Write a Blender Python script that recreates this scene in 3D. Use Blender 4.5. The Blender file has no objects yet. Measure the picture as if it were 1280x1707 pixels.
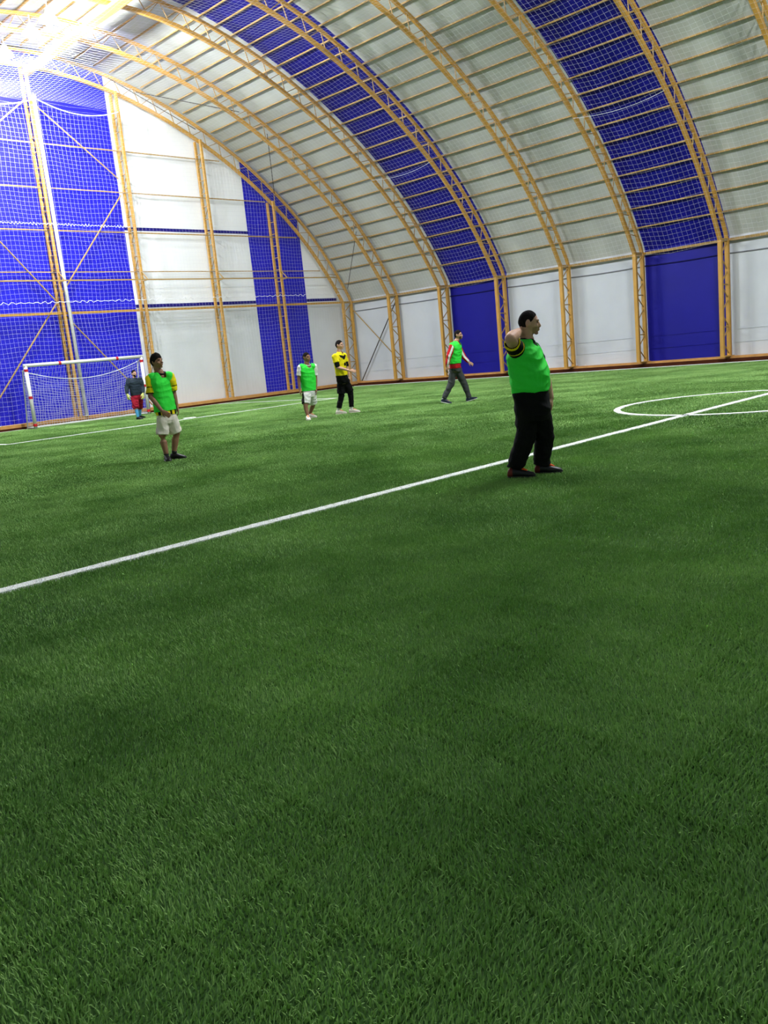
import bpy, bmesh, math, random
import numpy as np
from mathutils import Vector, Matrix, noise as mnoise
random.seed(7); RNG = np.random.default_rng(7)
scene = bpy.context.scene
C = scene.collection
V = Vector

# ------------------------------------------------------------------ camera
F, YAW, PIT, ROL, CAMH = 1424.7, math.radians(135.924), math.radians(10.436), math.radians(-5.653), 1.38
PCX, PCY = 640.0, 853.5
_f = V((math.cos(PIT)*math.cos(YAW), math.cos(PIT)*math.sin(YAW), -math.sin(PIT)))
_r0 = V((math.sin(YAW), -math.cos(YAW), 0)); _u0 = _r0.cross(_f)
CR = math.cos(ROL)*_r0 + math.sin(ROL)*_u0
CU = -math.sin(ROL)*_r0 + math.cos(ROL)*_u0
CF = _f
CAMP = V((0, 0, CAMH))
cam_d = bpy.data.cameras.new('camera'); cam = bpy.data.objects.new('camera', cam_d); C.objects.link(cam)
m = Matrix.Identity(4)
for i in range(3):
    m[i][0] = CR[i]; m[i][1] = CU[i]; m[i][2] = -CF[i]; m[i][3] = CAMP[i]
cam.matrix_world = m
cam_d.sensor_fit = 'VERTICAL'; cam_d.sensor_height = 24.0; cam_d.lens = F/1707*24.0
cam_d.clip_start = 0.05; cam_d.clip_end = 300
scene.camera = cam

def pray(px, py): return CF + CR*((px-PCX)/F) - CU*((py-PCY)/F)
def onz(px, py, z=0.0):
    v = pray(px, py); return CAMP + v*((z-CAMH)/v.z)

# ------------------------------------------------------------------ world, exposure, lamps' strength
w = bpy.data.worlds.new('world'); scene.world = w; w.use_nodes = True
w.node_tree.nodes['Background'].inputs[0].default_value = (0.02, 0.022, 0.03, 1)
w.node_tree.nodes['Background'].inputs[1].default_value = 0.3
vs = scene.view_settings
vs.view_transform = 'Standard'; vs.look = 'None'; vs.gamma = 1.0; vs.use_curve_mapping = False
vs.exposure = 0.84
scene.cycles.max_bounces = 5; scene.cycles.diffuse_bounces = 3; scene.cycles.glossy_bounces = 2; scene.cycles.adaptive_threshold = 0.04
# lamps hanging under the ridge: (x, y, z, watts, deep reflector)
LAMPS = [(-28.4, 12.9, 11.65, 2200, 0), (-26.4, 12.9, 11.65, 2200, 0), (-25.2, 12.9, 11.65, 2200, 0), (-23.3, 12.9, 11.65, 2200, 0),
         (-16.6, 13.2, 11.5, 2400, 1), (-14.4, 13.2, 11.5, 2400, 1),
         (-5.2, 14.2, 11.5, 2500, 0), (-3.8, 14.2, 11.5, 2500, 0), (-5.0, 16.8, 11.1, 2500, 0),
         (12.0, 14.2, 11.5, 600, 0)]
LAMP_COL = (0.92, 0.97, 1.0)

# ------------------------------------------------------------------ helpers
def lin(r, g, b):
    return tuple(((c/255)/12.92 if c/255 <= 0.04045 else ((c/255+0.055)/1.055)**2.4) for c in (r, g, b)) + (1,)

def mat(name, rgb, rough=0.6, spec=0.3, var=0.0, scale=3.0, bump=0.0, bscale=20.0, metal=0.0, emis=None, estr=0.0, stretch=None, detail=4.0, bdist=0.02):
    M = bpy.data.materials.new(name); M.use_nodes = True
    nt = M.node_tree; b = nt.nodes['Principled BSDF']
    col = lin(*rgb)
    b.inputs['Base Color'].default_value = col
    b.inputs['Roughness'].default_value = rough
    b.inputs['Specular IOR Level'].default_value = spec
    b.inputs['Metallic'].default_value = metal
    if emis:
        b.inputs['Emission Color'].default_value = lin(*emis); b.inputs['Emission Strength'].default_value = estr
    if var or bump:
        geo = nt.nodes.new('ShaderNodeNewGeometry'); mp = nt.nodes.new('ShaderNodeMapping')
        nt.links.new(geo.outputs['Position'], mp.inputs['Vector'])
        if stretch: mp.inputs['Scale'].default_value = stretch
    if var:
        n = nt.nodes.new('ShaderNodeTexNoise'); n.inputs['Scale'].default_value = scale; n.inputs['Detail'].default_value = detail
        nt.links.new(mp.outputs[0], n.inputs['Vector'])
        mx = nt.nodes.new('ShaderNodeMix'); mx.data_type = 'RGBA'
        mx.inputs['A'].default_value = tuple(max(0, c*(1-var)) for c in col[:3]) + (1,)
        mx.inputs['B'].default_value = tuple(min(1, c*(1+var)) for c in col[:3]) + (1,)
        cr = nt.nodes.new('ShaderNodeMapRange'); cr.inputs['From Min'].default_value = 0.3; cr.inputs['From Max'].default_value = 0.7
        nt.links.new(n.outputs['Fac'], cr.inputs['Value']); nt.links.new(cr.outputs[0], mx.inputs['Factor'])
        nt.links.new(mx.outputs['Result'], b.inputs['Base Color'])
    if bump:
        n2 = nt.nodes.new('ShaderNodeTexNoise'); n2.inputs['Scale'].default_value = bscale; n2.inputs['Detail'].default_value = 3
        nt.links.new(mp.outputs[0], n2.inputs['Vector'])
        bp = nt.nodes.new('ShaderNodeBump'); bp.inputs['Strength'].default_value = bump; bp.inputs['Distance'].default_value = bdist
        nt.links.new(n2.outputs['Fac'], bp.inputs['Height']); nt.links.new(bp.outputs[0], b.inputs['Normal'])
    return M

def wl(o):
    p = V((0, 0, 0))
    while o is not None:
        p += o.location; o = o.parent
    return p

def setp(o, label=None, cat=None, group=None, kind=None):
    if label: o['label'] = label
    if cat: o['category'] = cat
    if group: o['group'] = group
    if kind: o['kind'] = kind
    return o

def thing(name, label, cat, loc=(0, 0, 0), group=None, kind=None):
    o = bpy.data.objects.new(name, None); C.objects.link(o); o.location = loc
    o.empty_display_size = 0.2
    return setp(o, label, cat, group, kind)

def link(name, me, parent=None, loc=None):
    o = bpy.data.objects.new(name, me); C.objects.link(o)
    if parent is not None: o.parent = parent
    if loc is not None: o.location = loc
    return o

def frame_of(t, ref=V((0, 0, 1))):
    t = t.normalized()
    a = ref - t*ref.dot(t)
    if a.length < 1e-4:
        ref = V((0, 1, 0)); a = ref - t*ref.dot(t)
    a.normalize(); return a, t.cross(a)

class MB:
    def __init__(s): s.v = []; s.f = []; s.m = []
    def add(s, vs, fs, mi=0):
        b = len(s.v); s.v.extend(vs)
        for f in fs: s.f.append(tuple(b+i for i in f)); s.m.append(mi)
    def rings(s, rings, cap=True, mi=0, closed=False):
        n = len(rings[0]); fs = []
        K = len(rings)
        for k in range(K if closed else K-1):
            k2 = (k+1) % K
            for i in range(n):
                j = (i+1) % n
                fs.append((k*n+i, k*n+j, k2*n+j, k2*n+i))
        if cap and not closed:
            fs.append(tuple(range(n-1, -1, -1))); fs.append(tuple((K-1)*n+i for i in range(n)))
        s.add([p for r in rings for p in r], fs, mi)
    def box(s, c, d, mi=0):
        x, y, z = c; a, b, e = d[0]/2, d[1]/2, d[2]/2
        vs = [V((x+i*a, y+j*b, z+k*e)) for i in (-1, 1) for j in (-1, 1) for k in (-1, 1)]
        s.add(vs, [(0, 1, 3, 2), (4, 6, 7, 5), (0, 4, 5, 1), (2, 3, 7, 6), (0, 2, 6, 4), (1, 5, 7, 3)], mi)
    def sweep(s, pts, ww, hh, ref=V((1, 0, 0)), mi=0, bev=0.0, closed=False):
        """rectangular section swept along pts; ww along ref, hh across"""
        rr = []
        N = len(pts)
        for k, p in enumerate(pts):
            if closed: t = pts[(k+1) % N]-pts[k-1]
            else: t = pts[min(k+1, N-1)]-pts[max(k-1, 0)]
            a, b = frame_of(t, ref)
            if bev:
                q = bev
                rr.append([p+a*x*ww/2+b*y*hh/2 for x, y in ((1, 1-q), (1-q, 1), (-1+q, 1), (-1, 1-q), (-1, -1+q), (-1+q, -1), (1-q, -1), (1, -1+q))])
            else:
                rr.append([p+a*x*ww/2+b*y*hh/2 for x, y in ((1, 1), (-1, 1), (-1, -1), (1, -1))])
        s.rings(rr, True, mi, closed)
    def tube(s, pts, rad, n=8, mi=0, round_caps=False, closed=False, ref=V((0, 0, 1)), flat=1.0):
        pts = [V(p) for p in pts]
        if not hasattr(rad, '__len__'): rad = [rad]*len(pts)
        rr = []; N = len(pts)
        for k, p in enumerate(pts):
            if closed: t = pts[(k+1) % N]-pts[k-1]
            else: t = pts[min(k+1, N-1)]-pts[max(k-1, 0)]
            a, b = frame_of(t, ref)
            ring = lambda c, r: [c+(a*math.cos(2*math.pi*i/n)*flat+b*math.sin(2*math.pi*i/n))*r for i in range(n)]
            if round_caps and not closed and k == 0:
                tn = t.normalized()
                for q in (80, 50, 25): rr.append(ring(p-tn*rad[k]*math.sin(math.radians(q)), rad[k]*math.cos(math.radians(q))))
            rr.append(ring(p, rad[k]))
            if round_caps and not closed and k == N-1:
                tn = t.normalized()
                for q in (25, 50, 80): rr.append(ring(p+tn*rad[k]*math.sin(math.radians(q)), rad[k]*math.cos(math.radians(q))))
        s.rings(rr, True, mi, closed)
    def ellip(s, c, r, ax=None, nu=16, nv=10, mi=0):
        c = V(c); ax = ax or (V((1, 0, 0)), V((0, 1, 0)), V((0, 0, 1)))
        rr = []
        for k in range(nv):
            ph = -math.pi/2+math.pi*(k+0.5)/nv
            rr.append([c+ax[0]*(r[0]*math.cos(ph)*math.cos(2*math.pi*i/nu))+ax[1]*(r[1]*math.cos(ph)*math.sin(2*math.pi*i/nu))+ax[2]*(r[2]*math.sin(ph)) for i in range(nu)])
        s.rings(rr, True, mi)
    def mesh(s, name, mats, off=V((0, 0, 0)), smooth=False):
        me = bpy.data.meshes.new(name)
        me.from_pydata([tuple(V(p)-off) for p in s.v], [], s.f)
        for M in (mats if isinstance(mats, (list, tuple)) else [mats]): me.materials.append(M)
        me.polygons.foreach_set('material_index', s.m)
        if smooth: me.polygons.foreach_set('use_smooth', [True]*len(s.f))
        me.update(); return me
    def build(s, name, mats, parent=None, smooth=False, base=None):
        off = wl(parent) if parent is not None else V((0, 0, 0))
        loc = V((0, 0, 0))
        if base is not None: loc = V(base)-off; off = V(base)
        return link(name, s.mesh(name, mats, off, smooth), parent, loc)

# ------------------------------------------------------------------ geometry constants of the hall
XA, BAY = -30.48, 3.019            # end wall plane, bay length along x
NB = 16
X1 = XA + NB*BAY
YC = 14.41
YI = 28.17                         # inner chord of the far side columns
RAILZ = 3.94
NEAR = 1.10                        # near half is a little wider
def rib_z(y):
    t = (y-YC)/10
    if t < 0: t = t/NEAR
    t = abs(t)
    return 12.294-4.1277*t**2+0.6054*t**4-0.3787*t**6-0.145*(t/1.376)**12
def rib_pts(n=44, y0=None, y1=None):
    y0 = YC-(YI-YC)*NEAR if y0 is None else y0; y1 = YI if y1 is None else y1
    P = [V((0, y0+(y1-y0)*i/400, 0)) for i in range(401)]
    for p in P: p.z = rib_z(p.y)
    L = [0]
    for a, b in zip(P, P[1:]): L.append(L[-1]+(b-a).length)
    out = []
    for k in range(n+1):
        s = L[-1]*k/n
        j = int(np.searchsorted(L, s)); j = min(max(j, 1), 400)
        q = (s-L[j-1])/(L[j]-L[j-1]); out.append(P[j-1].lerp(P[j], q))
    return out
def offset(P, d):
    o = []
    for k, p in enumerate(P):
        t = (P[min(k+1, len(P)-1)]-P[max(k-1, 0)]).normalized()
        o.append(p+V((0, -t.z, t.y))*d)     # outward (up) normal, travelling from near to far side
    return o

# ------------------------------------------------------------------ materials
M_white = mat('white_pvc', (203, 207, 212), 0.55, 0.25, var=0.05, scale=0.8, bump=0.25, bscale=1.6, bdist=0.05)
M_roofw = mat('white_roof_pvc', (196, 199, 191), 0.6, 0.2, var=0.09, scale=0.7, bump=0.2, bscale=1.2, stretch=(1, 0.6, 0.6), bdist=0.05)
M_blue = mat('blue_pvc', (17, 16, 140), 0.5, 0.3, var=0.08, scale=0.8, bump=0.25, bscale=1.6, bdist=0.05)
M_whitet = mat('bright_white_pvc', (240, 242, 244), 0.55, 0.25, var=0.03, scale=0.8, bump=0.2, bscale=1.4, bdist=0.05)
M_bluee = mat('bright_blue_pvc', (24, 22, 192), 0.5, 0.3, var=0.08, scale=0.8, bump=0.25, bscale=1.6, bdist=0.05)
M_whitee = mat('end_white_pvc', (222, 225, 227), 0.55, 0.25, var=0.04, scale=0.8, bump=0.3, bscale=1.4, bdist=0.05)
M_blued = mat('blue_band', (24, 20, 120), 0.5, 0.3)
M_yel = mat('yellow_steel_paint', (198, 150, 68), 0.5, 0.4, var=0.08, scale=4)
M_yelp = mat('pale_yellow_steel_paint', (172, 140, 84), 0.55, 0.3, var=0.06, scale=4)
M_wsteel = mat('white_steel_paint', (236, 236, 232), 0.4, 0.4)
M_red = mat('red_paint', (196, 30, 42), 0.45, 0.4)
M_kerb = mat('brown_kerb', (74, 36, 20), 0.85, 0.1, var=0.2, scale=6)
M_sill = mat('tan_timber', (206, 152, 88), 0.7, 0.2, var=0.12, scale=5)
M_seam = mat('grey_seam', (128, 130, 136), 0.7, 0.2)
M_seamb = mat('dark_blue_seam', (14, 14, 84), 0.7, 0.2)
M_net = mat('white_net_cord', (222, 222, 232), 0.8, 0.1)
M_rope = mat('white_rope', (236, 236, 240), 0.8, 0.1, bump=0.4, bscale=60)
M_cable = mat('dark_cable', (70, 66, 58), 0.6, 0.3)
M_lamp = mat('lamp_housing_paint', (210, 210, 205), 0.4, 0.5, metal=0.3)
M_bulb = mat('lamp_bulb_glow', (255, 255, 255), 0.3, 0.2, emis=(255, 252, 240), estr=60)
M_linew = mat('white_turf_line', (244, 247, 240), 0.8, 0.15, var=0.10, scale=30, bump=0.8, bscale=90)
M_black = mat('black_cloth', (14, 14, 16), 0.85, 0.15, bump=0.35, bscale=14)

def turf_mat(name, dark, light, rough):
    M = bpy.data.materials.new(name); M.use_nodes = True
    nt = M.node_tree; b = nt.nodes['Principled BSDF']; b.inputs['Roughness'].default_value = rough
    b.inputs['Specular IOR Level'].default_value = 0.12
    geo = nt.nodes.new('ShaderNodeNewGeometry')
    cols = []
    n1 = nt.nodes.new('ShaderNodeTexNoise'); n1.inputs['Scale'].default_value = 0.8; n1.inputs['Detail'].default_value = 6; n1.inputs['Roughness'].default_value = 0.62
    n2 = nt.nodes.new('ShaderNodeTexNoise'); n2.inputs['Scale'].default_value = 75; n2.inputs['Detail'].default_value = 2
    for n in (n1, n2): nt.links.new(geo.outputs['Position'], n.inputs['Vector'])
    ad = nt.nodes.new('ShaderNodeMath'); ad.operation = 'MULTIPLY_ADD'; ad.inputs[1].default_value = 0.75
    nt.links.new(n2.outputs['Fac'], ad.inputs[0]); nt.links.new(n1.outputs['Fac'], ad.inputs[2])
    cr = nt.nodes.new('ShaderNodeMapRange'); cr.inputs['From Min'].default_value = 0.52; cr.inputs['From Max'].default_value = 1.24
    nt.links.new(ad.outputs[0], cr.inputs['Value'])
    mx = nt.nodes.new('ShaderNodeMix'); mx.data_type = 'RGBA'
    mx.inputs['A'].default_value = lin(*dark); mx.inputs['B'].default_value = lin(*light)
    nt.links.new(cr.outputs[0], mx.inputs['Factor']); nt.links.new(mx.outputs['Result'], b.inputs['Base Color'])
    return M
M_turf = turf_mat('turf_backing', (52, 80, 38), (74, 110, 54), 0.9)
M_blade = turf_mat('turf_blade', (86, 134, 60), (180, 218, 132), 0.7)
M_linew_blade = mat('white_turf_blade', (226, 230, 220), 0.6, 0.2)

# ------------------------------------------------------------------ the setting
mb = MB(); mb.box(((XA+X1)/2, YC-0.4, -0.05), (X1-XA+3, 34, 0.1))
floor = mb.build('floor', M_turf); setp(floor, 'green artificial turf of the indoor pitch', 'floor', kind='structure')

P0 = rib_pts(44)                     # inner chord centre line
P_out = offset(P0, 0.50)
P_pur = offset(P0, 0.66)
P_mem = offset(P0, 0.72)
PW = YI + 0.52                       # outer chord of columns
YW = PW + 0.22                       # side membrane
YN = YC-(YI-YC)*NEAR                 # near inner chord
YNW = YN - 0.74
BLUE = lambda k: k % 3 == 2

ceiling = thing('ceiling', 'barrel vaulted membrane roof with white and blue bays', 'ceiling', (0, 0, 0), kind='structure')
wall_right = thing('wall_right', 'long side wall of white and blue membrane panels', 'wall', (0, 0, 0), kind='structure')
wall_left = thing('wall_left', 'side membrane wall behind the camera', 'wall', (0, 0, 0), kind='structure')
Pm = [p.copy() for p in P_mem if p.z > RAILZ+0.12]
Pm = [V((0, YNW, RAILZ+0.1))] + Pm + [V((0, YW+0.02, RAILZ+0.1))]
for k in range(NB):
    xa, xb = XA+k*BAY-(0.365 if k == 0 else 0), XA+(k+1)*BAY+(0.32 if k == NB-1 else 0)
    bl = BLUE(k)
    mb = MB()
    nx = 4
    for s_, d in ((0, 0.0), (1, 0.012)):
        pass
    grid = []
    for i in range(nx+1):
        x = xa+(xb-xa)*i/nx
        grid.append([V((x, p.y, p.z)) for p in Pm])
    n = len(Pm); vs_, fs_ = [], []
    for r in grid: vs_ += r
    for r in grid: vs_ += [V((p.x, YC+(p.y-YC)*1.001, p.z+0.012)) for p in r]
    o2 = (nx+1)*n
    for i in range(nx):
        for j in range(n-1):
            a = i*n+j
            fs_.append((a, a+1, a+n+1, a+n)); fs_.append((o2+a, o2+a+n, o2+a+n+1, o2+a+1))
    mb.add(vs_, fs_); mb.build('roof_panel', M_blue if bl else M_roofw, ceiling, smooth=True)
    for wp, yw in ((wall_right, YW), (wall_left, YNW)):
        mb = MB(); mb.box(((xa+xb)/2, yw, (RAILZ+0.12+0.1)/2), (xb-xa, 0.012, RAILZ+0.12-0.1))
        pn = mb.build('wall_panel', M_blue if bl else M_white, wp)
        if wp is wall_right and k < 10:
            mb = MB()                # seam rope pocket sagging a little below the top rail
            pts = [V((xa+(xb-xa)*i/8, yw-0.02, 3.52-0.025*(1-(2*i/8-1)**2))) for i in range(9)]
            mb.tube(pts, 0.022, 6); mb.build('seam', M_seamb if bl else M_seam, pn)
            mb = MB()
            for zz in (1.05, 0.62):
                mb.sweep([V((xa+0.05, yw-0.008, zz)), V((xb-0.05, yw-0.008, zz+0.02))], 0.004, 0.03)
            mb.build('weld_line', M_blued if bl else M_white, pn)

# end wall (goal end): panels
EX = XA-0.35
wall_far = thing('wall_far', 'tall arched end wall of blue and white panels behind the goal', 'wall', (0, 0, 0), kind='structure')
def mem_z(y):
    ys = [p.y for p in P_mem]; zs = [p.z for p in P_mem]
    return float(np.interp(y, ys, zs))
def end_panel(y0, y1, tier, M, ex, parent):
    mb = MB(); n = 10
    ys = [y0+(y1-y0)*i/n for i in range(n+1)]
    if tier == 0: lo, hi = [0.16]*(n+1), [RAILZ+0.02]*(n+1)
    else:
        lo = [RAILZ+0.02]*(n+1); hi = [max(mem_z(y)-0.03, RAILZ+0.03) for y in ys]
    vs_ = [V((ex, y, z)) for y, z in zip(ys, lo)]+[V((ex, y, z)) for y, z in zip(ys, hi)]
    vs_ += [V((ex-0.012, p.y, p.z)) for p in vs_]
    fs_ = []
    q = 2*(n+1)
    for i in range(n):
        fs_ += [(i, i+1, n+2+i, n+1+i), (q+i, q+n+1+i, q+n+2+i, q+i+1)]
    mb.add(vs_, fs_); return mb.build('wall_panel', M, parent, smooth=False)
edges = [YNW, 3.2, 5.5, 11.27, 17.55, 23.38, 26.26, YW]
cols_ = ['w', 'b', 'w', 'b', 'w', 'b', 'w']
for i in range(7):
    for tier in (0, 1):
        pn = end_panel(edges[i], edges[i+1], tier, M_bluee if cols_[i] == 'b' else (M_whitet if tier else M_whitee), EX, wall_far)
        if tier == 1 and cols_[i] == 'w' and i >= 2:
            for z0, z1 in ((4.06, 4.19), (6.98, 7.10)):
                ye = min(edges[i+1]-0.01, 28.1 if z0 < 5 else 26.2)
                if ye-edges[i] < 0.3: continue
                mb = MB(); mb.box((EX+0.008, (edges[i]+ye)/2, (z0+z1)/2), (0.012, ye-edges[i], z1-z0))
                mb.build('blue_band', M_blued, pn)
wall_near = thing('wall_near', 'arched end wall behind the camera', 'wall', (0, 0, 0), kind='structure')
for tier in (0, 1): end_panel(YNW, YW, tier, M_white, X1+0.3, wall_near)

# kerbs and sills along the walls
mb = MB(); mb.box(((XA+X1)/2, PW-0.05, 0.05), (X1-XA+0.6, 0.5, 0.14)); o = mb.build('trim_1', M_kerb); setp(o, 'dark brown kerb along the foot of the side wall', 'kerb', kind='structure')
mb = MB(); mb.box(((XA+X1)/2, PW+0.02, 0.155), (X1-XA+0.5, 0.36, 0.07)); o = mb.build('trim_2', M_sill); setp(o, 'tan sill beam on the side wall kerb', 'sill', kind='structure')
mb = MB(); mb.box((XA-0.02, YC+0.2, 0.04), (0.55, 29.6, 0.10)); o = mb.build('trim_3', M_kerb); setp(o, 'dark kerb along the foot of the end wall', 'kerb', kind='structure')
mb = MB(); mb.box((XA-0.02, YC+0.2, 0.145), (0.50, 29.5, 0.11)); o = mb.build('trim_4', M_sill); setp(o, 'tan sill beam on the end wall kerb', 'sill', kind='structure')

# ------------------------------------------------------------------ lattice arches
barm = MB(); barm.box((0, 0, 0), (1, 1, 1)); BAR = barm.mesh('lattice_bar', M_yelp)
BARP = barm.mesh('thin_bar', M_yelp)
def bar(name, p, q, w, parent, me=None, h=None):
    o = bpy.data.objects.new(name, me or BAR); C.objects.link(o); o.parent = parent
    t = q-p; a, b = frame_of(t, V((1, 0, 0)))
    L = t.length; t.normalize()
    o.location = (p+q)/2-wl(parent)
    R = Matrix((a, b, t)).transposed()
    o.rotation_euler = R.to_euler(); o.scale = (w, h or w, L)
    return o
ORD = ['corner', 'first', 'second', 'third', 'fourth', 'fifth', 'sixth', 'seventh', 'eighth']
Pi = [V((0, YN, 0.18))]+P0+[V((0, YI, 0.18))]
for k in range(9):
    x = XA+k*BAY
    lab = ('yellow lattice arch framing the end wall' if k == 0 else
           '%s yellow lattice arch in from the end wall%s' % (ORD[k], {1: ', brace rods beside its column', 2: ', blue bay on its right', 3: ', blue bay on its left', 5: ', blue bay on its right', 6: ', blue bay on its left', 7: ', cut by the top right corner', 8: ', nearest of all'}.get(k, '')))
    T = thing('lattice_arch', lab, 'arch', (x, YI, 0.18), 'yellow lattice arches')
    inner = [V((x, p.y, p.z)) for p in P0]; outer = [V((x, p.y, p.z)) for p in P_out]
    outer = [p for p in outer if YN-0.52 < p.y < PW and p.z > RAILZ+0.15]
    mb = MB(); mb.sweep(inner, 0.12, 0.12, bev=0.2); mb.build('inner_chord', M_yel, T)
    mb = MB(); mb.sweep([V((x, YN-0.52, RAILZ))]+outer+[V((x, PW, RAILZ))], 0.11, 0.10, bev=0.2); mb.build('outer_chord', M_yel, T)
    for yy, nm in ((YI, 'inner_post'), (PW, 'outer_post')):
        mb = MB(); mb.sweep([V((x, yy, 0.18)), V((x, yy, RAILZ))], 0.13, 0.12, bev=0.15); mb.build(nm, M_yel, T)
    for yy, nm in ((YN, 'inner_post'), (YN-0.52, 'outer_post')):
        mb = MB(); mb.sweep([V((x, yy, 0.0)), V((x, yy, RAILZ))], 0.12, 0.12); mb.build(nm, M_yel, T)
    mb = MB(); mb.box((x, (YI+PW)/2, 0.2), (0.24, 0.75, 0.03)); mb.build('base_plate', M_yel, T)
    # web bars of the column
    zz = [0.25+i*(RAILZ-0.3)/8 for i in range(9)]
    for i in range(8):
        a, b = (YI, PW) if i % 2 else (PW, YI)
        bar('web_bar', V((x, a, zz[i])), V((x, b, zz[i+1])), 0.028, T)
        if i in (2, 5): bar('web_tie', V((x, YI, zz[i])), V((x, PW, zz[i])), 0.035, T)
    bar('web_tie', V((x, YI, RAILZ)), V((x, PW, RAILZ)), 0.09, T)
    # web bars of the arch (far half and a little past the ridge)
    fin = rib_pts(90); fout = offset(fin, 0.50)
    sel = [i for i in range(91) if fin[i].y > (9.0 if k < 5 else 14.0)]
    for i in sel[:-1]:
        a = fin[i] if i % 2 == 0 else fout[i]; b = fout[i+1] if i % 2 == 0 else fin[i+1]
        if b.z < RAILZ+0.05 or b.y > PW: continue
        bar('web_bar', V((x, a.y, a.z)), V((x, b.y, b.z)), 0.024, T)

# top rail of the side wall, purlins
T = thing('wall_rail', 'yellow rail along the top of the side wall', 'rail', (XA, PW, RAILZ), 'hall rails')
mb = MB(); mb.sweep([V((XA, PW+0.1, RAILZ)), V((X1, PW+0.1, RAILZ))], 0.085, 0.085, V((0, 0, 1))); mb.build('outer_tube', M_yelp, T)
mb = MB()
for k in range(NB):
    mb.box((XA+k*BAY, PW+0.06, RAILZ), (0.2, 0.08, 0.06))
mb.build('clips', M_yel, T)
def ordinal(n):
    return '%d%s' % (n, 'th' if 10 <= n % 100 <= 20 else {1: 'st', 2: 'nd', 3: 'rd'}.get(n % 10, 'th'))
L = [0]
Q = offset(rib_pts(400), 0.66)[::-1]
Q = [p for p in Q if p.z > RAILZ]
for a, b in zip(Q, Q[1:]): L.append(L[-1]+(b-a).length)
npur = 0; s = 0.62
purm = None
while True:
    j = int(np.searchsorted(L, s))
    if j >= len(Q): break
    p = Q[j]
    if p.y < 6.5: break
    npur += 1
    mb = MB(); mb.sweep([V((0, 0, 0)), V((XA*-1+9 if False else 36.0, 0, 0))], 0.045, 0.045, V((0, 0, 1)))
    if purm is None: purm = mb.mesh('roof_purlin', M_yelp)
    o = link('roof_purlin', purm, None, (XA, p.y, p.z))
    setp(o, '%s slim yellow purlin up from the side wall rail, running along the roof' % ordinal(npur), 'purlin', 'roof purlins')
    s += 0.645
# ridge beam lit by the lamps
T = thing('ridge_beam', 'pale flat beam running under the ridge beside the lamps', 'beam', (XA, YC, 12.0))
mb = MB(); mb.sweep([V((XA, YC, 12.02)), V((X1, YC, 12.02))], 0.34, 0.05, V((0, 1, 0))); mb.build('flange', M_yelp, T)
mb = MB(); mb.sweep([V((XA, YC, 12.12)), V((X1, YC, 12.12))], 0.03, 0.18, V((0, 1, 0))); mb.build('web_plate', M_yelp, T)

# ------------------------------------------------------------------ end wall columns, girts, braces
ECOL = [(11.15, 'left of the goal'), (14.37, 'behind the middle of the goal'), (17.68, 'beside the right goalpost'), (21.16, 'in the middle of the white panels'), (24.50, 'on the narrow blue strip')]
for y, where in ECOL:
    top = rib_z(y)-0.02
    T = thing('end_column', 'yellow ladder column of the end wall, %s' % where, 'column', (XA, y, 0.2), 'end wall columns')
    for dx, nm in ((-0.2, 'back_post'), (0.2, 'front_post')):
        mb = MB(); mb.sweep([V((XA+dx, y, 0.2)), V((XA+dx, y, top))], 0.09, 0.10, bev=0.15); mb.build(nm, M_yel, T)
    n = int((top-0.4)/0.5)
    for i in range(n):
        z = 0.45+i*0.5
        bar('rung', V((XA-0.2, y, z)), V((XA+0.2, y, z)), 0.03, T)
        if y not in (24.50,) and i % 2 == 0: bar('diagonal', V((XA-0.2, y, z)), V((XA+0.2, y, z+0.5)), 0.025, T)
    # bracket carrying the net pipe
    bar('bracket', V((XA+0.2, y, 5.4)), V((XA+0.62, y, 5.02)), 0.03, T)
    bar('bracket', V((XA+0.2, y, 5.0)), V((XA+0.62, y, 5.02)), 0.03, T)
for z, dx, hw, nm, lab in ((RAILZ, 0.0, 0.085, 'wall_rail', 'thick yellow rail across the end wall above the goal'),
                   (5.41, -0.15, 0.035, 'end_girt', 'thin girt across the end wall, lowest above the thick rail'),
                   (6.86, -0.15, 0.045, 'end_girt', 'thin girt across the end wall at mid height, second above the thick rail'),
                   (8.32, -0.15, 0.04, 'end_girt', 'thin girt across the end wall, third above the thick rail'),
                   (9.82, -0.15, 0.04, 'end_girt', 'thin girt high on the end wall, fourth above the thick rail'),
                   (5.02, 0.62, 0.045, 'net_pipe', 'slim pipe held off the end wall by brackets')):
    ye = YI
    while rib_z(ye) < z+0.05 and ye > 16: ye -= 0.02
    y0 = 4.5
    mb = MB(); mb.sweep([V((XA+dx, y0, z)), V((XA+dx, ye-0.09, z))], hw, hw, V((0, 0, 1)))
    o = mb.build(nm, M_yelp if hw < 0.08 else M_yel, None, base=(XA+dx, ye, z)); setp(o, lab, 'girt' if hw < 0.08 else 'rail', 'hall rails')
br = [((14.47, 11.22), (17.45, 8.80), 'highest diagonal brace on the blue end wall, right of the middle column'), ((17.45, 8.2), (14.5, 4.6), 'diagonal brace rising right from the middle column to the white panel edge'), ((14.5, 3.9), (17.5, 0.3), 'diagonal brace falling right behind the goal net'),
      ((14.33, 11.22), (11.35, 8.8), 'highest diagonal brace on the blue end wall, left of the middle column'), ((11.35, 8.0), (14.33, 4.3), 'diagonal brace falling right to the middle column from the left edge'), ((14.3, 4.35), (11.3, 0.7), 'diagonal brace falling left from the middle column towards the pitch')]
for (a, b), (c, d), lab in br:
    p, q = V((XA-0.08, a, b)), V((XA-0.08, c, d))
    mb = MB(); mb.tube([p-p, q-p], 0.028, 6); o = mb.build('diagonal_brace', M_yelp); o.location = p
    setp(o, 'thin '+lab, 'brace', 'end wall braces')
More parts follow.
